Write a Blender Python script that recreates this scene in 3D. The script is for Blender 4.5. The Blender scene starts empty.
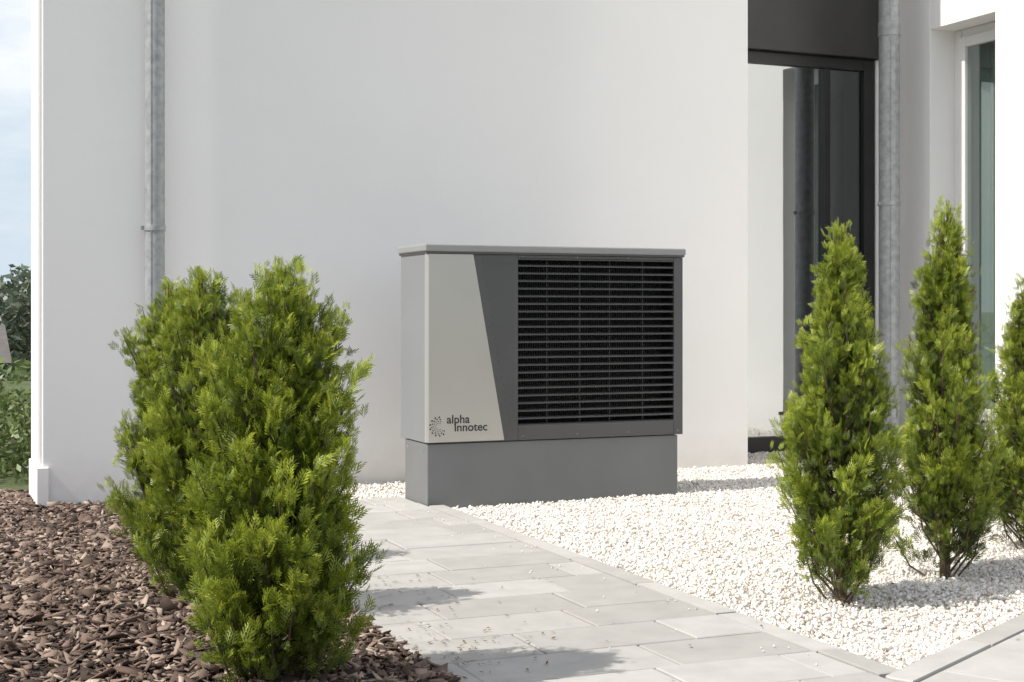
import bpy, math, random
import numpy as np
from mathutils import Vector, Matrix
random.seed(7); RNG=np.random.default_rng(7)
scene=bpy.context.scene
scene.view_settings.view_transform='Standard'; scene.view_settings.look='None'; scene.view_settings.exposure=0

# ---------------------------------------------------------------- materials
def newmat(name):
    m=bpy.data.materials.new(name); m.use_nodes=True
    nt=m.node_tree; b=nt.nodes['Principled BSDF']; return m,nt,b
def N(nt,t,**kw):
    n=nt.nodes.new(t)
    for k,v in kw.items(): setattr(n,k,v)
    return n
def ramp(nt,stops):
    r=N(nt,'ShaderNodeValToRGB'); cr=r.color_ramp
    cr.elements[0].position=stops[0][0]; cr.elements[0].color=(*stops[0][1],1)
    cr.elements[1].position=stops[-1][0]; cr.elements[1].color=(*stops[-1][1],1)
    for p,c in stops[1:-1]:
        e=cr.elements.new(p); e.color=(*c,1)
    return r
def coords(nt,scale=(1,1,1)):
    tc=N(nt,'ShaderNodeTexCoord'); mp=N(nt,'ShaderNodeMapping'); mp.inputs['Scale'].default_value=scale
    nt.links.new(tc.outputs['Object'],mp.inputs['Vector']); return mp.outputs['Vector']
def noise(nt,vec,scale,detail=4,rough=.55):
    n=N(nt,'ShaderNodeTexNoise'); n.inputs['Scale'].default_value=scale; n.inputs['Detail'].default_value=detail
    n.inputs['Roughness'].default_value=rough
    if vec is not None: nt.links.new(vec,n.inputs['Vector'])
    return n
def bump(nt,b,h,strength,dist):
    bp=N(nt,'ShaderNodeBump'); bp.inputs['Strength'].default_value=strength; bp.inputs['Distance'].default_value=dist
    nt.links.new(h,bp.inputs['Height']); nt.links.new(bp.outputs['Normal'],b.inputs['Normal']); return bp
def mat_noise(name,c1,c2,scale=8,rough=.6,metal=0,bs=0,bscale=200,bd=.001,stretch=(1,1,1)):
    m,nt,b=newmat(name); v=coords(nt,stretch)
    n=noise(nt,v,scale); r=ramp(nt,[(.3,c1),(.7,c2)]); nt.links.new(n.outputs['Fac'],r.inputs['Fac'])
    nt.links.new(r.outputs['Color'],b.inputs['Base Color'])
    b.inputs['Roughness'].default_value=rough; b.inputs['Metallic'].default_value=metal
    if bs:
        n2=noise(nt,v,bscale,6); bump(nt,b,n2.outputs['Fac'],bs,bd)
    return m
def plaster():
    m,nt,b=newmat('white_plaster')
    v=coords(nt); vs=coords(nt,(.35,.35,9))
    n1=noise(nt,v,.9,5); n2=noise(nt,vs,2.2,6,.6)
    r=ramp(nt,[(.25,(.85,.838,.82)),(.75,(.89,.882,.868))]); nt.links.new(n1.outputs['Fac'],r.inputs['Fac'])
    g=N(nt,'ShaderNodeTexCoord'); sp=N(nt,'ShaderNodeSeparateXYZ'); nt.links.new(g.outputs['Object'],sp.inputs[0])
    mr=N(nt,'ShaderNodeMapRange'); mr.inputs['From Min'].default_value=0.0; mr.inputs['From Max'].default_value=.22
    mr.inputs['To Min'].default_value=.5; mr.inputs['To Max'].default_value=0
    nt.links.new(sp.outputs['Z'],mr.inputs['Value'])
    n4=noise(nt,v,14,5); mu=N(nt,'ShaderNodeMath',operation='MULTIPLY'); nt.links.new(mr.outputs[0],mu.inputs[0]); nt.links.new(n4.outputs['Fac'],mu.inputs[1])
    mc=N(nt,'ShaderNodeMixRGB'); mc.inputs['Color2'].default_value=(.55,.51,.45,1)
    nt.links.new(mu.outputs[0],mc.inputs['Fac']); nt.links.new(r.outputs['Color'],mc.inputs['Color1'])
    nt.links.new(mc.outputs[0],b.inputs['Base Color']); b.inputs['Roughness'].default_value=.92
    n3=noise(nt,v,260,3); 
    a=N(nt,'ShaderNodeMath',operation='MULTIPLY_ADD'); a.inputs[1].default_value=.7
    nt.links.new(n2.outputs['Fac'],a.inputs[0]); nt.links.new(n3.outputs['Fac'],a.inputs[2])
    bump(nt,b,a.outputs[0],.4,.002)
    return m
PLASTER=plaster()
ANTH=mat_noise('anthracite_metal',(.032,.031,.030),(.042,.041,.040),5,.45)
BLACKF=mat_noise('black_frame',(.014,.014,.015),(.02,.02,.021),5,.4)
FRAMEW=mat_noise('white_window_frame',(.72,.72,.71),(.78,.78,.77),3,.4)
GALV=mat_noise('galvanised_steel',(.27,.285,.29),(.42,.435,.44),26,.5,.3,.1,80)
DARKG=mat_noise('dark_grey_powdercoat',(.080,.080,.081),(.094,.094,.095),3,.5,0,.1,700,.0004)
BLACK=mat_noise('black_plastic',(.008,.008,.008),(.014,.014,.013),8,.6)
SLAT=mat_noise('slat_grey',(.055,.055,.055),(.07,.07,.07),6,.45)
CHAMP=mat_noise('champagne_panel',(.49,.473,.44),(.54,.523,.485),1.2,.32,.45,.08,900,.0003)
SIDEG=mat_noise('light_grey_side',(.225,.235,.24),(.255,.265,.27),2,.45,.1,.08,700,.0003)
BASEG=mat_noise('base_grey',(.150,.156,.157),(.180,.186,.187),2.5,.55,0,.08,500,.0004)
LIDG=mat_noise('lid_grey',(.26,.262,.255),(.30,.302,.295),3,.45,0,.05,500,.0003)
LOGO=mat_noise('logo_dark',(.02,.02,.02),(.025,.025,.025),3,.5)
INTW=mat_noise('interior_wall',(.35,.34,.33),(.4,.39,.38),2,.9)
FLOORM=mat_noise('interior_floor',(.12,.08,.05),(.16,.11,.07),3,.6)
CURT=mat_noise('curtain_cloth',(.60,.63,.60),(.72,.74,.71),2,.9,0,.4,3,.02,(1,12,.2))
def glass(name,refl,tint,rough=.0):
    m=bpy.data.materials.new(name); m.use_nodes=True; nt=m.node_tree; nt.nodes.clear()
    o=N(nt,'ShaderNodeOutputMaterial'); mx=N(nt,'ShaderNodeMixShader')
    gl=N(nt,'ShaderNodeBsdfGlossy'); gl.inputs['Roughness'].default_value=rough; gl.inputs['Color'].default_value=(.90,.93,.95,1)
    tr=N(nt,'ShaderNodeBsdfTransparent'); tr.inputs['Color'].default_value=(*tint,1)
    v=coords(nt); n=noise(nt,v,1.6,1); bp=N(nt,'ShaderNodeBump'); bp.inputs['Strength'].default_value=.05; bp.inputs['Distance'].default_value=.01
    nt.links.new(n.outputs['Fac'],bp.inputs['Height']); nt.links.new(bp.outputs['Normal'],gl.inputs['Normal'])
    mx.inputs['Fac'].default_value=refl
    nt.links.new(tr.outputs[0],mx.inputs[1]); nt.links.new(gl.outputs[0],mx.inputs[2]); nt.links.new(mx.outputs[0],o.inputs['Surface'])
    return m
GLASS=glass('coated_glass',.50,(.45,.48,.48))
GLASSD=glass('dark_glass',.14,(.40,.43,.43))
GLASS2=glass('window_glass',.22,(.72,.77,.74))

def island(name,stops,rough=.8,bs=0,bscale=100,bd=.002,extra=None):
    m,nt,b=newmat(name); g=N(nt,'ShaderNodeNewGeometry'); r=ramp(nt,stops)
    nt.links.new(g.outputs['Random Per Island'],r.inputs['Fac'])
    v=coords(nt); n=noise(nt,v,extra or 60,5)
    mr=N(nt,'ShaderNodeMapRange'); mr.inputs['To Min'].default_value=.78; mr.inputs['To Max'].default_value=1.2
    nt.links.new(n.outputs['Fac'],mr.inputs['Value'])
    mu=N(nt,'ShaderNodeVectorMath',operation='SCALE'); nt.links.new(r.outputs['Color'],mu.inputs[0]); nt.links.new(mr.outputs[0],mu.inputs['Scale'])
    nt.links.new(mu.outputs[0],b.inputs['Base Color']); b.inputs['Roughness'].default_value=rough
    if bs:
        n2=noise(nt,v,bscale,5); bump(nt,b,n2.outputs['Fac'],bs,bd)
    return m
STONE=island('gravel_stone',[(0,(.50,.40,.32)),(.07,(.70,.62,.54)),(.25,(.80,.755,.69)),(.7,(.85,.82,.77)),(1,(.88,.86,.83))],.8)
CHIP=island('bark_chip',[(0,(.034,.021,.015)),(.3,(.09,.057,.042)),(.6,(.175,.118,.09)),(.85,(.29,.212,.165)),(1,(.46,.37,.30))],.85,.5,150,.003,90)
PAVE=island('paving_stone',[(0,(.345,.332,.31)),(.5,(.395,.382,.36)),(1,(.44,.427,.405))],.85,.35,320,.0015,9)
LEAFD=island('dry_leaf',[(0,(.10,.06,.02)),(.6,(.2,.13,.05)),(1,(.16,.19,.05))],.8)
JOINT=mat_noise('joint_sand',(.16,.145,.125),(.23,.215,.185),30,.95,0,.5,300,.003)
GBED=mat_noise('gravel_bed',(.55,.51,.45),(.75,.71,.65),110,.95,0,.8,160,.01)
MBED=mat_noise('mulch_bed',(.022,.016,.012),(.06,.042,.032),40,.95,0,.8,70,.02)
TERR=mat_noise('grass_ground',(.045,.065,.02),(.09,.115,.04),.6,.95,0,.6,30,.03)
BARK=mat_noise('bark',(.06,.04,.025),(.12,.08,.055),30,.9,0,.7,60,.006,(1,1,.2))

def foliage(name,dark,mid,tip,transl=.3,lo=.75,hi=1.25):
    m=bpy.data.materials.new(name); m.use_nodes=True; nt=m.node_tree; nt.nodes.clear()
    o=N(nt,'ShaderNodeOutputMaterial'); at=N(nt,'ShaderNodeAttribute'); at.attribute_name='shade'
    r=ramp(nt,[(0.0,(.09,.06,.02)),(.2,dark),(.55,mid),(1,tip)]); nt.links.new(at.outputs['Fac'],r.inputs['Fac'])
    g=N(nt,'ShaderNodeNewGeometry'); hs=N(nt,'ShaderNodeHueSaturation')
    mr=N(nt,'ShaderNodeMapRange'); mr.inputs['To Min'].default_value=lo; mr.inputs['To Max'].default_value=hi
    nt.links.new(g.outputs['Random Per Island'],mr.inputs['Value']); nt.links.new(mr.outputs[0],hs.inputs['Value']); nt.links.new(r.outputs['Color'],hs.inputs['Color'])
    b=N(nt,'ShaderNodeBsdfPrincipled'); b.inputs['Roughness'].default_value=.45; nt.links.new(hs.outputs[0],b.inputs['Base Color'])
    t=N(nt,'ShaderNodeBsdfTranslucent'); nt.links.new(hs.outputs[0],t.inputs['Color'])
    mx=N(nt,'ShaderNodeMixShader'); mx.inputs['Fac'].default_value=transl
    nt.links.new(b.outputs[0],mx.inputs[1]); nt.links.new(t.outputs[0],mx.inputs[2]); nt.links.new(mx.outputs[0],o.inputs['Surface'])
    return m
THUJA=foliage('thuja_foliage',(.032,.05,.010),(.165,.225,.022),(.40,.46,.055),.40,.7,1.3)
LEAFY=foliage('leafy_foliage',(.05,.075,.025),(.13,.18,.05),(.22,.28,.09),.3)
FARF=foliage('hazed_far_foliage',(.09,.115,.085),(.14,.175,.11),(.18,.21,.13),.2)  # distance haze painted into the leaf colours: lifted, slightly bluish greens

# ---------------------------------------------------------------- helpers
def link(o,parent=None):
    scene.collection.objects.link(o)
    if parent: o.parent=parent
    return o
def empty(name,loc=(0,0,0)):
    e=bpy.data.objects.new(name,None); e.location=loc; e.empty_display_size=.2; link(e); return e
def npmesh(name,V,F,mat,parent=None,attr=None,smooth=False):
    me=bpy.data.meshes.new(name); V=np.asarray(V,dtype=np.float32); F=np.asarray(F,dtype=np.int32)
    k=F.shape[1]
    me.vertices.add(len(V)); me.vertices.foreach_set('co',V.ravel())
    me.loops.add(F.size); me.loops.foreach_set('vertex_index',F.ravel())
    me.polygons.add(len(F)); me.polygons.foreach_set('loop_start',np.arange(0,F.size,k,dtype=np.int32))
    if smooth: me.polygons.foreach_set('use_smooth',np.ones(len(F),dtype=bool))
    me.update(calc_edges=True); me.validate()
    if attr is not None:
        a=me.attributes.new('shade','FLOAT','POINT'); a.data.foreach_set('value',np.asarray(attr,dtype=np.float32))
    me.materials.append(mat); return link(bpy.data.objects.new(name,me),parent)
def pymesh(name,V,F,mat,parent=None,bevel=0,smooth=False):
    me=bpy.data.meshes.new(name); me.from_pydata(V,[],F); me.update()
    if smooth:
        for p in me.polygons: p.use_smooth=True
    me.materials.append(mat); o=link(bpy.data.objects.new(name,me),parent)
    if bevel:
        md=o.modifiers.new('bevel','BEVEL'); md.width=bevel; md.segments=2; md.limit_method='ANGLE'
    return o
BF=[(0,3,2,1),(4,5,6,7),(0,1,5,4),(1,2,6,5),(2,3,7,6),(3,0,4,7)]
def box(name,x0,x1,y0,y1,z0,z1,mat,parent=None,bevel=0):
    V=[(x0,y0,z0),(x1,y0,z0),(x1,y1,z0),(x0,y1,z0),(x0,y0,z1),(x1,y0,z1),(x1,y1,z1),(x0,y1,z1)]
    return pymesh(name,V,BF,mat,parent,bevel)
def boxes(name,lst,mat,parent=None,bevel=0):
    V=[];F=[]
    for (x0,x1,y0,y1,z0,z1) in lst:
        n=len(V); V+= [(x0,y0,z0),(x1,y0,z0),(x1,y1,z0),(x0,y1,z0),(x0,y0,z1),(x1,y0,z1),(x1,y1,z1),(x0,y1,z1)]
        F+=[tuple(i+n for i in f) for f in BF]
    return pymesh(name,V,F,mat,parent,bevel)
def lathe(name,x,y,prof,mat,parent=None,seg=28):
    V=[];F=[]
    for (r,z) in prof:
        for i in range(seg):
            a=2*math.pi*i/seg; V.append((x+r*math.cos(a),y+r*math.sin(a),z))
    for j in range(len(prof)-1):
        for i in range(seg):
            a=j*seg+i; b=j*seg+(i+1)%seg; F.append((a,b,b+seg,a+seg))
    o=pymesh(name,V,F,mat,parent,0,True)
    md=o.modifiers.new('e','EDGE_SPLIT'); md.split_angle=math.radians(40)
    return o

# ---------------------------------------------------------------- camera, light, sky
YAW=math.radians(22.8)
cam=bpy.data.cameras.new('camera'); co=link(bpy.data.objects.new('camera',cam))
co.location=(0,0,.88); co.rotation_euler=(math.radians(90),0,-YAW)
cam.lens=50.625; cam.sensor_width=36; cam.shift_y=-30/1024; cam.clip_end=6000; cam.clip_start=.05
scene.camera=co
EL=math.radians(50); AZ=math.radians(2.5)
d=Vector((math.cos(EL)*math.cos(AZ),math.cos(EL)*math.sin(AZ),-math.sin(EL)))
sl=bpy.data.lights.new('sun','SUN'); sl.energy=5.0; sl.angle=math.radians(.5); sl.color=(1,.95,.87)
so=link(bpy.data.objects.new('sun',sl)); so.rotation_euler=d.to_track_quat('-Z','Y').to_euler(); so.location=(-6,-2,8)
w=bpy.data.worlds.new('World'); scene.world=w; w.use_nodes=True; nt=w.node_tree
bg=nt.nodes['Background']; sky=N(nt,'ShaderNodeTexSky'); sky.sky_type='NISHITA'; sky.sun_disc=False
sky.sun_elevation=EL; sky.sun_rotation=math.atan2(-d.x,-d.y)%(2*math.pi); sky.dust_density=1.5; sky.air_density=1.0; sky.ozone_density=1
tc=N(nt,'ShaderNodeTexCoord'); mp=N(nt,'ShaderNodeMapping'); mp.inputs['Scale'].default_value=(1,1,3.0)
nt.links.new(tc.outputs['Generated'],mp.inputs['Vector']); cn=noise(nt,mp.outputs['Vector'],2.2,8,.6)
cr=ramp(nt,[(.40,(0,0,0)),(.60,(.85,.85,.85))]); nt.links.new(cn.outputs['Fac'],cr.inputs['Fac'])
mx=N(nt,'ShaderNodeMixRGB'); mx.inputs['Color2'].default_value=(9.2,9.1,9.0,1)
nt.links.new(cr.outputs['Color'],mx.inputs['Fac']); nt.links.new(sky.outputs['Color'],mx.inputs['Color1'])
sp=N(nt,'ShaderNodeSeparateXYZ'); nt.links.new(tc.outputs['Generated'],sp.inputs[0])
mr=N(nt,'ShaderNodeMapRange'); mr.inputs['From Min'].default_value=0.0; mr.inputs['From Max'].default_value=.42; mr.inputs['To Min'].default_value=1.0; mr.inputs['To Max'].default_value=0
nt.links.new(sp.outputs['Z'],mr.inputs['Value'])
hz=ramp(nt,[(0,(4.9,5.5,6.1)),(1,(4.9,5.5,6.1))])
cr2=ramp(nt,[(.42,(0,0,0)),(.66,(1,1,1))]); nt.links.new(cn.outputs['Fac'],cr2.inputs['Fac'])
hm=N(nt,'ShaderNodeMixRGB'); hm.inputs['Color1'].default_value=(4.5,5.3,6.1,1); hm.inputs['Color2'].default_value=(6.3,6.4,6.45,1)
nt.links.new(cr2.outputs['Color'],hm.inputs['Fac'])
m2=N(nt,'ShaderNodeMixRGB')
nt.links.new(mr.outputs[0],m2.inputs['Fac']); nt.links.new(mx.outputs[0],m2.inputs['Color1']); nt.links.new(hm.outputs[0],m2.inputs['Color2']); nt.links.new(m2.outputs[0],bg.inputs['Color'])
bg.inputs['Strength'].default_value=.15

# ---------------------------------------------------------------- terrain
def sstep(x): x=np.clip(x,0,1); return x*x*(3-2*x)
def terrain_h(X,Y):
    r=np.sqrt((X-2)**2+(Y-5)**2)
    return -.10-6.5*sstep((r-14)/60)+ .5*np.sin(X*.02+1)*np.sin(Y*.017)*sstep((r-20)/80)
ax=np.concatenate([-np.geomspace(3000,12,40),np.linspace(-11,11,45),np.geomspace(12,3000,40)])
X,Y=np.meshgrid(ax+2,ax+5); Z=terrain_h(X,Y); n=len(ax)
V=np.stack([X.ravel(),Y.ravel(),Z.ravel()],1)
i,j=np.meshgrid(np.arange(n-1),np.arange(n-1)); a=(j*n+i).ravel()
npmesh('ground',V,np.stack([a,a+1,a+n+1,a+n],1),TERR,smooth=True)

# ---------------------------------------------------------------- house
H=empty('white_house',(2.5,7.6,0)); 
def adopt(o,P):
    o.parent=P; o.matrix_parent_inverse=Matrix.Translation(-Vector(P.location)); return o
def hb(name,*a,**k): return adopt(box(name,*a,parent=None,**k),H)
hb('front_wall',.592,4.48,7.14,7.63,-.6,6,PLASTER,bevel=.004)
hb('corner_plinth',.565,.62,7.12,7.60,-.6,.14,PLASTER,bevel=.004)
hb('corner_profile',.576,.589,7.19,7.60,.14,6,PLASTER,bevel=.002)
hb('rear_left_wall',1.6,1.85,7.633,14,-.6,6,PLASTER)
hb('rear_wall',1.6,10,14.003,14.3,-.6,6,PLASTER)
hb('roof_rear',1.6,10,7.2,14.3,6.003,6.2,ANTH)
hb('roof_front',.55,4.5,7.1,7.197,6.003,6.2,ANTH)
hb('roof_left',.55,1.597,7.2,7.66,6.003,6.2,ANTH)
hb('roof_wing',5.87,10,3.96,7.197,6.003,6.2,ANTH)
W0,W1,WZ0,WZ1=6.717,7.30,.12,2.645
hb('wing_wall_near',5.91,6.27,4.0,W0,-.6,6,PLASTER,bevel=.004)
hb('wing_wall_far',5.91,6.27,W1,8.2,-.6,6,PLASTER,bevel=.004)
hb('wing_wall_lintel',5.912,6.268,W0,W1,WZ1,6,PLASTER)
hb('wing_wall_sill_part',5.912,6.268,W0,W1,-.6,WZ0,PLASTER)
hb('window_sill',5.87,6.1,W0+.003,W1-.003,WZ0,WZ0+.025,ANTH)
hb('wing_south_wall',6.273,10,4.0,4.3,-.6,6,PLASTER)
hb('wing_east_wall',9.75,10,4.303,14,-.6,6,PLASTER)
FU0,FU1=6.10,6.165
fz0,fz1=WZ0+.028,WZ1-.002
adopt(boxes('window_frame',[(FU0,FU1,W1-.065,W1-.002,fz0,fz1),(FU0,FU1,W0+.002,W0+.065,fz0,fz1),
   (FU0+.002,FU1-.002,W0+.067,W1-.067,fz1-.065,fz1),(FU0+.002,FU1-.002,W0+.067,W1-.067,fz0,fz0+.08)],FRAMEW,bevel=.004),H)
adopt(boxes('window_sash',[(FU0-.018,FU1-.03,W1-.115,W1-.055,fz0+.06,fz1-.05),(FU0-.018,FU1-.03,W0+.055,W0+.115,fz0+.06,fz1-.05),
   (FU0-.016,FU1-.032,W0+.117,W1-.117,fz1-.115,fz1-.05),(FU0-.016,FU1-.032,W0+.117,W1-.117,fz0+.06,fz0+.13)],FRAMEW,bevel=.006),H)
hb('window_glass',FU0+.004,FU0+.008,W0+.1,W1-.1,fz0+.1,fz1-.1,GLASS2)
V=[];F=[]
for k in range(60):
    y=W0-.1+.85*k/59; x=6.235+.022*math.sin(k*.9)+.01*math.sin(k*2.3)
    V+=[(x,y,.0),(x,y,2.8)]
    if k: F.append((2*k-2,2*k,2*k+1,2*k-1))
for i in range(0,len(V)): V[i]=(V[i][0],min(max(V[i][1],W0+.01),W1-.01),min(max(V[i][2],WZ0+.01),WZ1-.01))
adopt(pymesh('curtain',V,F,CURT,smooth=True),H)
# recessed entrance glazing
GV=7.83
hb('upper_wall_recess',4.483,5.907,7.86,8.15,3.203,6,PLASTER)
hb('dark_fascia',4.483,5.905,7.75,8.15,2.53,3.2,ANTH,bevel=.003)
hb('recess_side_wall',4.2,4.483,7.633,10,-.6,6,PLASTER)
hb('recess_corner_wall',5.87,5.907,7.79,8.15,-.6,2.527,PLASTER,bevel=.003)
adopt(boxes('glazing_frame',[(4.486,4.56,GV-.03,GV+.05,-.02,2.527),(5.782,5.866,GV-.03,GV+.05,-.02,2.527),(5.465,5.515,GV-.034,GV+.052,.082,2.45),
  (4.562,5.780,GV-.028,GV+.048,2.452,2.527),(4.562,5.780,GV-.028,GV+.048,-.02,.08)],BLACKF,bevel=.004),H)
hb('entrance_glass',4.56,5.465,GV,GV+.006,.08,2.45,GLASS)
hb('entrance_glass_side',5.515,5.782,GV,GV+.006,.08,2.45,GLASSD)
hb('interior_back_wall',4.5,9.7,10.0,10.2,-.1,3,INTW)
hb('interior_floor',4.486,9.7,8.2,10,-.15,-.02,FLOORM)
hb('interior_ceiling',4.486,9.7,8.155,10,2.6,2.75,INTW)
hb('interior_partition',6.9,7.0,4.3,9.9,-.1,3,INTW)
hb('interior_cabinet',5.0,5.6,9.2,9.9,0,2.1,FLOORM,bevel=.01)

def downpipe(name,x,y,r,top,brackets,collars):
    P=empty(name,(x,y,0))
    prof=[(r,0.0)]
    for c in collars: prof+=[(r,c-.03),(r*1.07,c-.028),(r*1.09,c-.02),(r*1.07,c-.012),(r*1.07,c+.05),(r*1.09,c+.056),(r,c+.062)]
    prof.append((r,top))
    adopt(lathe('pipe',x,y,prof,GALV),P)
    for b in brackets:
        adopt(lathe('clamp',x,y,[(r*1.02,b-.014),(r*1.1,b-.013),(r*1.1,b+.013),(r*1.02,b+.014)],GALV),P)
        adopt(boxes('clamp_lug',[(x-r*1.1-.014,x-r*1.05,y-.006,y+.006,b-.010,b+.010)],GALV),P)
    adopt(box('seam',x-r*.5-.003,x-r*.5+.003,y-r*.87-.003,y-r*.87+.003,0.05,top,GALV),P)
    return P
downpipe('downpipe',1.105,7.08,.047,6,[1.28,3.4],[2.9])
downpipe('downpipe',5.651,7.37,.064,6,[1.55,4.2],[.35,2.62])

# ---------------------------------------------------------------- heat pump
HP=empty('heat_pump',(2.165,6.14,0)); hx,hy=2.165,6.14
def pb(name,x0,x1,y0,y1,z0,z1,mat,bevel=.002):
    return adopt(box(name,hx+x0,hx+x1,hy+y0,hy+y1,z0,z1,mat,None,bevel),HP)
D=.375; WID=1.318; Z0,Z1=.281,1.147
pb('base_plinth',.006,1.296,.012,D-.045,-.08,Z0-.004,BASEG,.004)
adopt(boxes('base_screws',[(hx-.0+.004,hx+.007,hy+.06+k*.22,hy+.07+k*.22,.24,.25) for k in range(2)],GALV),HP)
pb('left_side_panel',0,.012,.016,D,Z0,Z1,SIDEG,.003)
pb('right_side_panel',WID-.012,WID,.016,D,Z0,Z1,DARKG,.003)
pb('back_panel',.013,WID-.013,D-.012,D-.001,Z0,Z1-.002,SIDEG)
pb('floor_pan',.013,WID-.013,.017,D-.013,Z0,Z0+.012,DARKG)
pb('lid',-.012,WID+.010,-.016,D+.012,Z1+.003,Z1+.036,LIDG,.006)
pb('lid_lip',-.006,WID+.004,-.009,D+.006,Z1-.006,Z1+.003,DARKG,.001)
gx0,gx1,gz0,gz1=.446,1.269,.346,1.126
pb('front_panel_dark',0.0,gx0,.0,.016,Z0,Z1-.007,DARKG,.0015)
pb('front_frame_bottom',gx0+.001,gx1-.001,.0,.016,Z0,gz0,DARKG,.002)
pb('front_frame_top',gx0+.001,gx1-.001,.0,.016,gz1,Z1-.007,DARKG,.002)
pb('front_frame_right',gx1,WID,.0,.016,Z0,Z1-.007,DARKG,.002)
t=.0065
tz0,tz1=Z0+.004,Z1-.008; sx=lambda z: .222+(.375-.222)*(1-(z-tz0)/(tz1-tz0))
V=[];F=[]
for z in (tz0,tz1):
    s=sx(z)
    V+=[(hx-.004,hy+.02,z),(hx-.004,hy+.004,z),(hx+.006,hy-t,z),(hx+s,hy-t,z),(hx+s,hy-.0008,z),(hx+.012,hy-.0008,z),(hx+.0,hy+.02,z)]
n=7
F=[(i,(i+1)%n,(i+1)%n+n,i+n) for i in range(n)]+[tuple(range(n-1,-1,-1)),tuple(range(n,2*n))]
adopt(pymesh('front_panel_light',V,F,CHAMP,None,.0015),HP)
NS=22; pitch=(gz1-gz0)/NS
L=[]
for k in range(NS):
    z=gz0+pitch*(k+.5)
    if sx(z)+.045<gx0-.012: L.append((hx+sx(z)+.04,hx+gx0-.010,hy-.0022,hy-.0004,z-.004,z+.004))
    L.append((hx+sx(z)+.012 if sx(z)+.02<gx0 else hx+gx0-.01,hx+gx0-.010,hy-.0012,hy-.0003,z-.0178,z-.0168))
adopt(boxes('panel_ribs',L,DARKG),HP)
V=[];F=[]
for k in range(NS+1):
    z=gz0+pitch*k
    zz=min(max(z,gz0+.004),gz1-.004)
    n=len(V)
    for x in (hx+gx0+.001,hx+gx1-.001):
        V+=[(x,hy+.001,zz-.0045),(x,hy+.001,zz+.0025),(x,hy+.022,zz+.0075),(x,hy+.022,zz+.0035)]
    F+=[(n,n+4,n+5,n+1),(n+1,n+5,n+6,n+2),(n+2,n+6,n+7,n+3),(n+3,n+7,n+4,n),(n,n+1,n+2,n+3),(n+7,n+6,n+5,n+4)]
adopt(pymesh('grille_slats',V,F,SLAT),HP)
adopt(boxes('grille_bars',[(hx+x-.002,hx+x+.002,hy+.0235,hy+.034,gz0+.001,gz1-.001) for x in (.603,.774,.932,1.11)],SLAT),HP)
pb('grille_back',gx0-.03,gx1+.02,.12,.13,gz0-.03,gz1+.01,BLACK)
L=[(hx+gx0+.01+i*.012,hx+gx0+.0115+i*.012,hy+.105,hy+.118,gz0,gz1) for i in range(67)]
adopt(boxes('evaporator_fins',L,ANTH),HP)
adopt(boxes('grille_inner_rim',[(hx+gx0+.001,hx+gx0+.006,hy+.024,hy+.1,gz0,gz1),(hx+gx1-.006,hx+gx1-.001,hy+.024,hy+.1,gz0,gz1)],BLACK),HP)
def text(s,x,z,size):
    c=bpy.data.curves.new('logo_text','FONT'); c.body=s; c.size=size; c.extrude=.0004; c.offset=.0007
    o=bpy.data.objects.new('logo_text',c); c.materials.append(LOGO); link(o)
    o.location=(hx+x,hy-t-.0008,z); o.rotation_euler=(math.radians(90),0,0); o.parent=HP
    o.matrix_parent_inverse=Matrix.Translation(-Vector(HP.location)); return o
text('alpha',.092,.370,.054); text('innotec',.128,.333,.054)
V=[];F=[]
for ring in range(4):
    for k in range(10):
        a=math.radians(60+k*27+ring*9)
        r=.015+ring*.009; s=.0019+.0008*ring
        if a>math.radians(325): continue
        cx,cz=hx+.054+r*math.cos(a),.357+r*math.sin(a); n=len(V)
        for q in range(8): V.append((cx+s*math.cos(q*math.pi/4),hy-t-.0009,cz+s*math.sin(q*math.pi/4)))
        F.append(tuple(n+q for q in range(8)))
adopt(pymesh('logo_swirl',V,F,LOGO),HP)
adopt(boxes('frame_screws',[(hx+x-.003,hx+x+.003,hy-.002,hy-.0002,z-.003,z+.003) for x in (.47,.75,1.02,1.29) for z in (Z0+.02,Z1-.014)],SIDEG,None,.001),HP)

# ---------------------------------------------------------------- paving
def clip(poly,nx,ny,c):
    out=[]
    for i in range(len(poly)):
        p=poly[i]; q=poly[(i+1)%len(poly)]
        dp=nx*p[0]+ny*p[1]-c; dq=nx*q[0]+ny*q[1]-c
        if dp>=0: out.append(p)
        if dp*dq<0:
            tt=dp/(dp-dq); out.append((p[0]+tt*(q[0]-p[0]),p[1]+tt*(q[1]-p[1])))
    return out
def slabs(name,polys,mat,top=0.0,gap=.0025,bev=.003,rnd=.0015):
    V=[];F=[]
    for p in polys:
        if len(p)<3: continue
        area=.5*abs(sum(p[i][0]*p[(i+1)%len(p)][1]-p[(i+1)%len(p)][0]*p[i][1] for i in range(len(p))))
        if area<.002: continue
        cx=sum(a for a,_ in p)/len(p); cy=sum(b for _,b in p)/len(p)
        def inset(dd):
            o=[]
            for (x,y) in p:
                vx,vy=cx-x,cy-y
                L=math.hypot(vx,vy); o.append((x+vx/L*dd*1.5,y+vy/L*dd*1.5))
            return o
        zt=top+random.uniform(-rnd,rnd); tx,ty=random.uniform(-.004,.004),random.uniform(-.004,.004)
        rings=[(inset(gap),-.05),(inset(gap),zt-bev),(inset(gap+bev),zt)]
        n=len(V); k=len(p)
        for r,z in rings:
            for (x,y) in r: V.append((x,y,z+(tx*(x-cx)+ty*(y-cy) if z>-.04 else 0)))
        for rr in range(2):
            for i in range(k): F.append((n+rr*k+i,n+rr*k+(i+1)%k,n+(rr+1)*k+(i+1)%k,n+(rr+1)*k+i))
        F.append(tuple(n+2*k+i for i in range(k)))
    return pymesh(name,V,F,mat)
polys=[]; v=6.50; U0,U1=1.20,2.165
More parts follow.
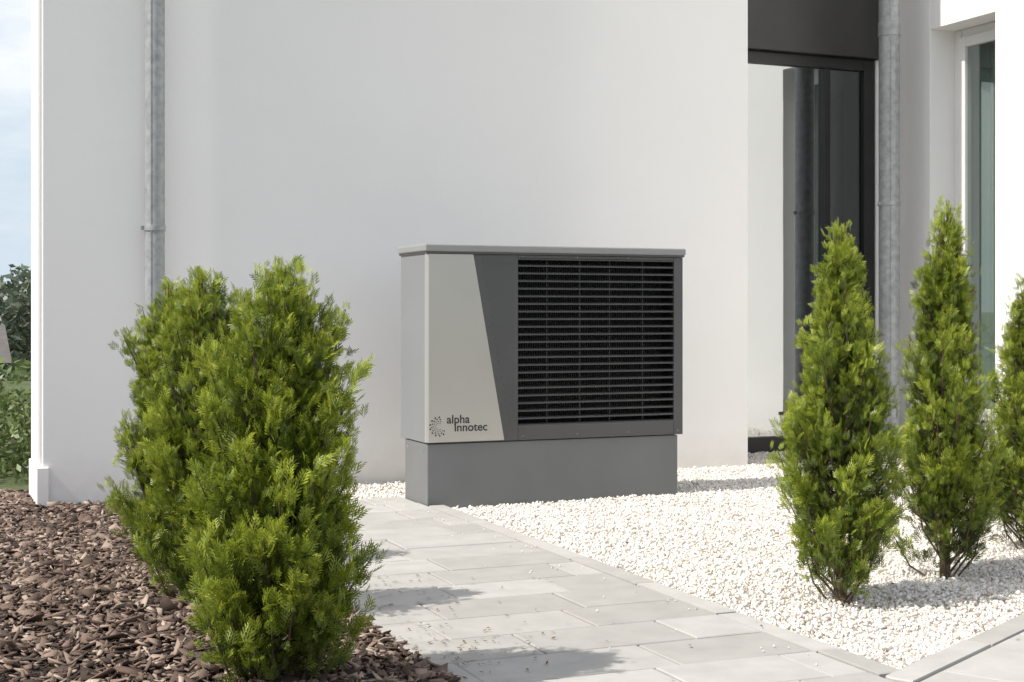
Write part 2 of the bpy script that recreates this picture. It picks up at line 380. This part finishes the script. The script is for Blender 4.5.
while v>-2:
    rd=.24; u=U0-random.choice([0,.12,.2,.3,.38])
    while u<U1:
        L=random.choice([.36,.44,.44,.52]); a,b=max(u,U0),min(u+L,U1)
        if U1-b<.09: b=U1
        if b-a>.03: polys.append([(a,v-rd),(b,v-rd),(b,v),(a,v)])
        u=b if b==U1 else u+L
    v-=rd
pv=slabs('paved_path',polys,PAVE)
polys=[]; v=6.12
while v>2.86:
    polys.append([(2.165,max(v-.5,2.86)),(2.235,max(v-.5,2.86)),(2.235,v),(2.165,v)]); v-=.5
du,dv=.884,.4675; nx,ny=.4675,-.884; ox,oy=2.20,2.86
def D2(s,tn): return (ox+du*s+nx*tn,oy+dv*s+ny*tn)
s=-.05
while s<5: polys.append([D2(s,0),D2(s,.075),D2(s+.5,.075),D2(s+.5,0)][::-1]); s+=.5
polys=[clip(p,1,0,2.165) for p in polys]
slabs('path_kerb',polys,PAVE,top=.004)
polys=[]; tn=.078
while tn<2.6:
    s=-1.5-random.choice([0,.15,.3])
    while s<5:
        L=random.choice([.36,.44,.52]); p=[D2(s,tn),D2(s,tn+.24),D2(s+L,tn+.24),D2(s+L,tn)][::-1]
        p=clip(p,1,0,2.17); polys.append(p) if len(p)>2 else None
        s+=L
    tn+=.24
slabs('paved_terrace',polys,PAVE)
pymesh('paving_bedding',[(1.19,-2,-.010),(2.24,-2,-.010),(2.24,6.51,-.010),(1.19,6.51,-.010)],[(0,1,2,3)],JOINT)
pymesh('terrace_bedding',[(a,b,-.014) for a,b in [(2.243,2.86),D2(5,.0),D2(5,2.7),(2.243,-2)]],[(3,2,1,0)],JOINT)

# ---------------------------------------------------------------- gravel
pymesh('gravel_bed',[(a,b,-.022) for a,b in [(2.238,2.9),D2(5,-.002),(5.909,D2(5,0)[1]+.01),(5.909,7.86),(4.47,7.86),(4.47,7.139),(1.2,7.139),(1.2,6.505),(2.238,6.505)]],[tuple(range(9))],GBED)
def rot_mats(n,rng,tilt=None):
    if tilt is None:
        q=rng.normal(size=(n,4)); q/=np.linalg.norm(q,axis=1,keepdims=True)
    else:
        yaw=rng.uniform(0,2*np.pi,n); ta=rng.normal(0,tilt,n); td=rng.uniform(0,2*np.pi,n)
        qz=np.stack([np.cos(yaw/2),0*yaw,0*yaw,np.sin(yaw/2)],1)
        qt=np.stack([np.cos(ta/2),np.sin(ta/2)*np.cos(td),np.sin(ta/2)*np.sin(td),0*ta],1)
        w1,x1,y1,z1=qt.T; w2,x2,y2,z2=qz.T
        q=np.stack([w1*w2-x1*x2-y1*y2-z1*z2,w1*x2+x1*w2+y1*z2-z1*y2,w1*y2-x1*z2+y1*w2+z1*x2,w1*z2+x1*y2-y1*x2+z1*w2],1)
    w_,x,y,z=q.T
    return np.stack([1-2*(y*y+z*z),2*(x*y-z*w_),2*(x*z+y*w_),2*(x*y+z*w_),1-2*(x*x+z*z),2*(y*z-x*w_),2*(x*z-y*w_),2*(y*z+x*w_),1-2*(x*x+y*y)],1).reshape(-1,3,3)
OC=np.array([(1,0,0),(-1,0,0),(0,1,0),(0,-1,0),(0,0,1),(0,0,-1)],float)
OF=np.array([(0,2,4),(2,1,4),(1,3,4),(3,0,4),(2,0,5),(1,2,5),(3,1,5),(0,3,5)])
def stones(name,P,size,mat):
    n=len(P); S=size[:,None]*RNG.uniform(.55,1.15,(n,3)); 
    T=OC[None]*S[:,None,:]; T=T+RNG.normal(0,.22,(n,6,3))*size[:,None,None]
    R=rot_mats(n,RNG); T=np.einsum('nij,nkj->nki',R,T)+P[:,None,:]
    F=OF[None]+(np.arange(n)*6)[:,None,None]
    return npmesh(name,T.reshape(-1,3),F.reshape(-1,3),mat)
n=210000
x=RNG.uniform(1.2,5.9,n); y=RNG.uniform(2.85,7.8,n)
ok=((x>2.243)&(y<7.13))|((x>1.2)&(y>6.51)&(y<7.13))|((x>4.5)&(y>2))
ok&=~((x-ox)*nx+(y-oy)*ny>-.006)
ok&=~((x>2.175)&(x<3.46)&(y>6.155)&(y<6.465))
x,y=x[ok],y[ok]; sz=np.clip(RNG.lognormal(math.log(.0058),.30,len(x)),.003,.011)
mound=.007*np.sin(x*3.1+y)*np.sin(y*2.7)+.004*np.sin(x*9+y*5)*np.sin(y*8-x*3)
stones('gravel',np.stack([x,y,-.018+mound+sz*RNG.uniform(.1,1.2,len(x))],1),sz,STONE)
m_=60; stones('stray_gravel',np.stack([2.16-np.abs(RNG.normal(0,.15,m_)),RNG.uniform(3,6.6,m_),np.full(m_,.003)],1),RNG.uniform(.003,.0045,m_),STONE)

# ---------------------------------------------------------------- mulch
def mulch_h(x,y): 
    fade=1-.9*sstep((y-5.2)/1.6)
    return -.020-.035*sstep((y-5.0)/2)+fade*(.035*sstep((1.19-x)/.5)*(1+.5*np.sin(x*2.3+y*1.7))+.02*np.exp(-((x-.8)**2)/.1))-.02*sstep((-x)/3)
gx=np.linspace(-5,1.19,60); gy=np.linspace(-1,7.9,80); X,Y=np.meshgrid(gx,gy)
Z=mulch_h(X,Y); V=np.stack([X.ravel(),Y.ravel(),Z.ravel()],1); i,j=np.meshgrid(np.arange(59),np.arange(79)); a=(j*60+i).ravel()
npmesh('mulch_bed',V,np.stack([a,a+1,a+61,a+60],1),MBED,smooth=True)
n=95000
x=1.21-RNG.uniform(0,1,n)**1.15*4.4; y=RNG.uniform(1.6,7.75,n)
ok=~((x>.56)&(y>7.1)); x,y=x[ok],y[ok]; n=len(x)
L=np.clip(RNG.lognormal(math.log(.0145),.5,n),.004,.040); Wd=L*RNG.uniform(.18,.65,n); T=RNG.uniform(.0008,.0028,n)
CB=np.array([(-1,-.5,-1),(.7,-1,-1),(1,.6,-1),(-.5,1,-1),(-1,-.5,1),(.7,-1,1),(1,.6,1),(-.5,1,1)],float)
Vt=CB[None]*np.stack([L,Wd,T],1)[:,None,:]; jit=RNG.normal(0,.28,(n,4,2))*Wd[:,None,None]; Vt[:,:,:2]+=np.concatenate([jit,jit],1); Vt[:,:,2]+=np.tile(RNG.normal(0,.12,(n,4)),(1,2))*L[:,None]
R=rot_mats(n,RNG,.5); Vt=np.einsum('nij,nkj->nki',R,Vt)+np.stack([x,y,mulch_h(x,y)+.004+RNG.uniform(0,.016,n)],1)[:,None,:]
F=np.array(BF)[None]+(np.arange(n)*8)[:,None,None]
npmesh('bark_mulch',Vt.reshape(-1,3),F.reshape(-1,4),CHIP)

# ---------------------------------------------------------------- thujas
def spray_template():
    V=[];F=[]
    def kite(p,dirn,L,w):
        dx,dy=dirn; px,py=-dy,dx; n=len(V)
        V.extend([(p[0],p[1],0),(p[0]+dx*L*.7-px*w,p[1]+dy*L*.7-py*w,0),(p[0]+dx*L,p[1]+dy*L,0),(p[0]+dx*L*.7+px*w,p[1]+dy*L*.7+py*w,0)])
        F.append((n,n+1,n+2,n+3))
    kite((0,0),(0,1),1.0,.028)
    for k,tt in enumerate([.10,.28,.46,.64]):
        for sgn in (-1,1):
            ang=math.radians(38); dx,dy=sgn*math.sin(ang),math.cos(ang); L=.54*(1-.5*tt); p=(0,tt+(.08 if sgn>0 else 0))
            kite(p,(dx,dy),L,.034)
            if k<3:
                a2=math.radians(3); kite((p[0]+dx*L*.36,p[1]+dy*L*.36),(sgn*math.sin(a2),math.cos(a2)),L*.52,.031)
    return np.array(V),np.array(F)
SV,SF=spray_template()
def thuja(name,cx,cy,gz,Hh,R,seed,kind='spiky',nb=150,ns=44,lean=(0,0),cap=1.12):
    rng=np.random.default_rng(seed); P=empty(name,(cx,cy,0))
    def prof(x):
        x=np.asarray(x,float)
        if kind=='spiky': return np.where(x<.32,.55+.45*np.sin(x/.32*np.pi/2),np.clip(1-((x-.32)/.70)**1.6,0.03,1))
        if kind=='wide': return np.where(x<.28,.70+.30*np.sin(x/.28*np.pi/2),np.clip(1-.44*((x-.28)/.55)**1.3-.42*np.clip((x-.82)/.18,0,1)**1.6,0.06,1))
        return np.where(x<.35,.72+.28*np.sin(x/.35*np.pi/2),np.clip(1-((x-.35)/.68)**2.1,0.05,1))
    base=[];dirs=[];ln=[];sh=[]
    tw_V=[];tw_F=[]
    def twig(a,b,r0,r1):
        a=np.array(a);b=np.array(b); dd=b-a; dd/=np.linalg.norm(dd)+1e-9; s=np.cross(dd,[.3,.5,.8]); s/=np.linalg.norm(s); u=np.cross(dd,s); n=len(tw_V)
        for p,r in ((a,r0),(b,r1)):
            for k in range(5):
                an=k*2*math.pi/5; tw_V.append(tuple(p+r*(s*math.cos(an)+u*math.sin(an))))
        for k in range(5): tw_F.append((n+k,n+(k+1)%5,n+5+(k+1)%5,n+5+k))
    pts=[np.array([cx,cy,gz-.05])]
    for k in range(1,9):
        f=k/8; pts.append(np.array([cx+lean[0]*f+rng.normal(0,.006),cy+lean[1]*f+rng.normal(0,.006),gz+Hh*.93*f]))
    for k in range(8): twig(pts[k],pts[k+1],.017*(1-k/8)+.003,.017*(1-(k+1)/8)+.003)
    lob=rng.uniform(0,2*np.pi,4)
    for b in range(nb):
        f=(b+rng.uniform(0,1))/nb; h0=f**.95*.84; az=b*2.399963+rng.normal(0,.35)
        rise=rng.uniform(.10,.24)*(1 if f<.8 else .8)
        ht=min(h0+rise,.985)
        lobes=1+.18*math.sin(2*az+lob[0]+h0*6)+.18*math.sin(3*az+lob[1]-h0*11)
        rr=R*float(prof(ht))*rng.uniform(.60,1.05)*lobes
        if rng.random()<.14: rr*=1.25
        rr=min(rr,R*cap)
        k=h0*8*.93; k0=min(int(k),7); p0=pts[k0]*(1-(k-k0))+pts[k0+1]*(k-k0)
        tip=np.array([cx+lean[0]*ht+rr*math.cos(az),cy+lean[1]*ht+rr*math.sin(az),gz+ht*Hh])
        mid=(p0+tip)/2+np.array([math.cos(az),math.sin(az),0])*rr*.16-np.array([0,0,rise*Hh*.15])
        twig(p0,mid,.0045,.003); twig(mid,tip,.003,.0012)
        m=int(ns*(.5+.75*float(prof(ht))))
        tt=rng.uniform(.18,1,m)**.72
        q=((1-tt)**2)[:,None]*p0+(2*tt*(1-tt))[:,None]*mid+(tt**2)[:,None]*tip
        tan=(2*(1-tt))[:,None]*(mid-p0)+(2*tt)[:,None]*(tip-mid); tan/=np.linalg.norm(tan,axis=1,keepdims=True)
        spread=.011+.026*(1-tt)
        q=q+rng.normal(0,1,(m,3))*spread[:,None]
        dr=tan*.45+np.array([0,0,.75])+rng.normal(0,.48,(m,3))+.22*np.array([math.cos(az),math.sin(az),0]); dr/=np.linalg.norm(dr,axis=1,keepdims=True)
        base.append(q);dirs.append(dr); ln.append(rng.uniform(.026,.054,m)*(1.05-.2*f))
        tone=rng.normal(0,.13)
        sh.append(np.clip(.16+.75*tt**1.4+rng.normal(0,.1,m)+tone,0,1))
    for b in range(8 if kind=='spiky' else 9):
        az=rng.uniform(0,2*np.pi); rr=R*rng.uniform(.02,.3); top=gz+Hh*(1.0 if b==0 else rng.uniform(.86,.99)); m=50
        tt=rng.uniform(0,1,m); bz=gz+Hh*.68
        q=np.stack([cx+lean[0]+rr*math.cos(az)*tt**.5,cy+lean[1]+rr*math.sin(az)*tt**.5,bz+(top-bz)*tt],1)+rng.normal(0,1,(m,3))*(.014*(1-tt)+.003)[:,None]
        dr=np.array([0,0,1.])+rng.normal(0,.42,(m,3)); dr/=np.linalg.norm(dr,axis=1,keepdims=True)
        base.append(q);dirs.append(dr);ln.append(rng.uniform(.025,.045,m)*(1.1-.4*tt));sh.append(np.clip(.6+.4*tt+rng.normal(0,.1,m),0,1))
    B=np.concatenate(base);Dr=np.concatenate(dirs);Ln=np.concatenate(ln);Sh=np.concatenate(sh)
    keep=B[:,2]>gz+.02; B,Dr,Ln,Sh=B[keep],Dr[keep],Ln[keep],Sh[keep]
    n=len(B); s=np.cross(Dr,rng.normal(size=(n,3))); s/=np.linalg.norm(s,axis=1,keepdims=True); u=np.cross(s,Dr)
    T=SV; curl=rng.normal(0,.22,n)
    W=B[:,None,:]+Ln[:,None,None]*(T[None,:,0:1]*s[:,None,:]*1.05+T[None,:,1:2]*Dr[:,None,:]+ (T[None,:,1:2]**2*curl[:,None,None]+np.abs(T[None,:,0:1])*.35)*u[:,None,:])
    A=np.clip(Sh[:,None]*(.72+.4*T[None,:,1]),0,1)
    F=SF[None]+(np.arange(n)*len(SV))[:,None,None]
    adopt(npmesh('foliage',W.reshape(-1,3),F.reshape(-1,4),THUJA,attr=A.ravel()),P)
    adopt(pymesh('trunk',tw_V,tw_F,BARK),P)
    return P
thuja('thuja_shrub',.775,3.25,.0,1.0,.225,11,'wide',200,54,(.03,.02),.98)
thuja('thuja_shrub',.80,4.18,.0,1.0,.20,12,'full',160,46)
thuja('thuja_shrub',.83,4.95,.0,.99,.185,13,'full',150,42)
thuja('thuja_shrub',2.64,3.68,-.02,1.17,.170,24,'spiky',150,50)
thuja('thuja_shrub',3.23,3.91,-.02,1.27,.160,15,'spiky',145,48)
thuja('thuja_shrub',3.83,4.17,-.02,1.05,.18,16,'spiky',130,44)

# ---------------------------------------------------------------- leafy masses
def leafmass(name,cs,mat,per,leaf,seed,parent=None):
    rng=np.random.default_rng(seed); Q=[];S=[]
    for (x,y,z,rx,ry,rz) in cs:
        dd=rng.normal(size=(per,3)); dd/=np.linalg.norm(dd,axis=1,keepdims=True)
        r=rng.uniform(.55,1.05,per)*(1+.18*np.sin(dd[:,0]*5+x)*np.cos(dd[:,2]*6+y))
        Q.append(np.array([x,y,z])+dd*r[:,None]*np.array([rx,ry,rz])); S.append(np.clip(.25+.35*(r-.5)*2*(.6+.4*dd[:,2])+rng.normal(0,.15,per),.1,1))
    Q=np.concatenate(Q);S=np.concatenate(S);n=len(Q)
    a=rng.normal(size=(n,3));a/=np.linalg.norm(a,axis=1,keepdims=True); b=np.cross(a,rng.normal(size=(n,3)));b/=np.linalg.norm(b,axis=1,keepdims=True)
    l=leaf*rng.uniform(.6,1.3,n)[:,None]
    V=np.stack([Q-a*l,Q+b*l*.45,Q+a*l,Q-b*l*.45],1)
    return npmesh(name,V.reshape(-1,3),np.arange(4*n).reshape(-1,4),mat,parent,attr=np.repeat(S,4))
rr=random.Random(3); cs=[]
for k in range(34):
    u=rr.uniform(-3.4,1.2); v=rr.uniform(8.7,10.2); cs.append((u,v,rr.uniform(-.18,.07),.36,.36,rr.uniform(.36,.50)))
leafmass('leafy_hedge',cs,LEAFY,900,.026,5)
cs=[]
def tree(x,y,hgt,s):
    g=float(terrain_h(np.array(x),np.array(y)))
    for c in range(4): cs.append((x+rr.uniform(-1.5,1.5),y+rr.uniform(-1.5,1.5),g+hgt*(.3+.16*c),s*(1-.15*c),s*(1-.15*c),hgt*.22))
for k in range(110):
    an=rr.uniform(0,2*math.pi); r=rr.uniform(66,120); tree(2+r*math.cos(an),5+r*math.sin(an),rr.uniform(6.5,9.5),rr.uniform(2.4,4))
for k in range(46):
    v=rr.uniform(78,104); tree(v*rr.uniform(-.5,.2),v,rr.uniform(8.0,10.0),rr.uniform(2.6,4))
leafmass('distant_trees',cs,FARF,360,.30,6)
cs=[]
for k in range(26):
    v=rr.uniform(24,40); x=v*rr.uniform(-.35,.12)
    top=.88-.034*v
    for c in range(3): cs.append((x+rr.uniform(-.8,.8),v+rr.uniform(-.8,.8),top-.9-1.0*c+rr.uniform(-.2,.1),1.6,1.5,.9))
leafmass('background_shrubs',cs,LEAFY,700,.10,8)
DH=empty('distant_house',(-2.5,62,0))
hxx,hyy=-2.7,60; g=-3.25
ROOF=mat_noise('roof_tiles',(.09,.08,.075),(.14,.125,.115),2,.8); HW=mat_noise('render_beige',(.36,.35,.33),(.42,.41,.39),1,.9)
V=[(hxx-6,hyy,g-4),(hxx+6,hyy,g-4),(hxx+6,hyy+8,g-4),(hxx-6,hyy+8,g-4),(hxx-6,hyy,g+2.3),(hxx+6,hyy,g+2.3),(hxx+6,hyy+8,g+2.3),(hxx-6,hyy+8,g+2.3),(hxx-6,hyy+4,g+3.4),(hxx+6,hyy+4,g+3.4)]
adopt(pymesh('walls',V,[(0,1,5,4),(1,2,6,9,5),(2,3,7,6),(3,0,4,8,7)],HW),DH)
V=[(hxx-6.5,hyy-.5,g+2.1),(hxx+6.5,hyy-.5,g+2.1),(hxx+6.5,hyy+4,g+3.55),(hxx-6.5,hyy+4,g+3.55),(hxx+6.5,hyy+8.5,g+2.1),(hxx-6.5,hyy+8.5,g+2.1)]
adopt(pymesh('roof',V,[(0,1,2,3),(3,2,4,5)],ROOF),DH)
adopt(boxes('windows',[(hxx-4+k*2.9,hxx-3+k*2.9,hyy-.02,hyy+.05,g+.4,g+1.6) for k in range(4)],BLACK),DH)

# ---------------------------------------------------------------- fallen leaves
n=1100
cxy=[(2.64,3.68),(3.23,3.91),(3.83,4.17),(1.25,3.5),(1.3,4.3)]
idx=RNG.integers(0,5,n); C=np.array(cxy)[idx]; p=C+RNG.normal(0,.2,(n,2))
l=RNG.uniform(.004,.011,n)[:,None]; yaw=RNG.uniform(0,6.28,n)
a=np.stack([np.cos(yaw),np.sin(yaw),RNG.normal(0,.15,n)],1); b=np.stack([-np.sin(yaw),np.cos(yaw),RNG.normal(0,.2,n)],1)
Q=np.stack([p[:,0],p[:,1],np.where(p[:,0]>2.24,.003,.005)],1)
V=np.stack([Q-a*l,Q+b*l*.35,Q+a*l,Q-b*l*.35],1)
npmesh('fallen_leaves',V.reshape(-1,3),np.arange(4*n).reshape(-1,4),LEAFD)
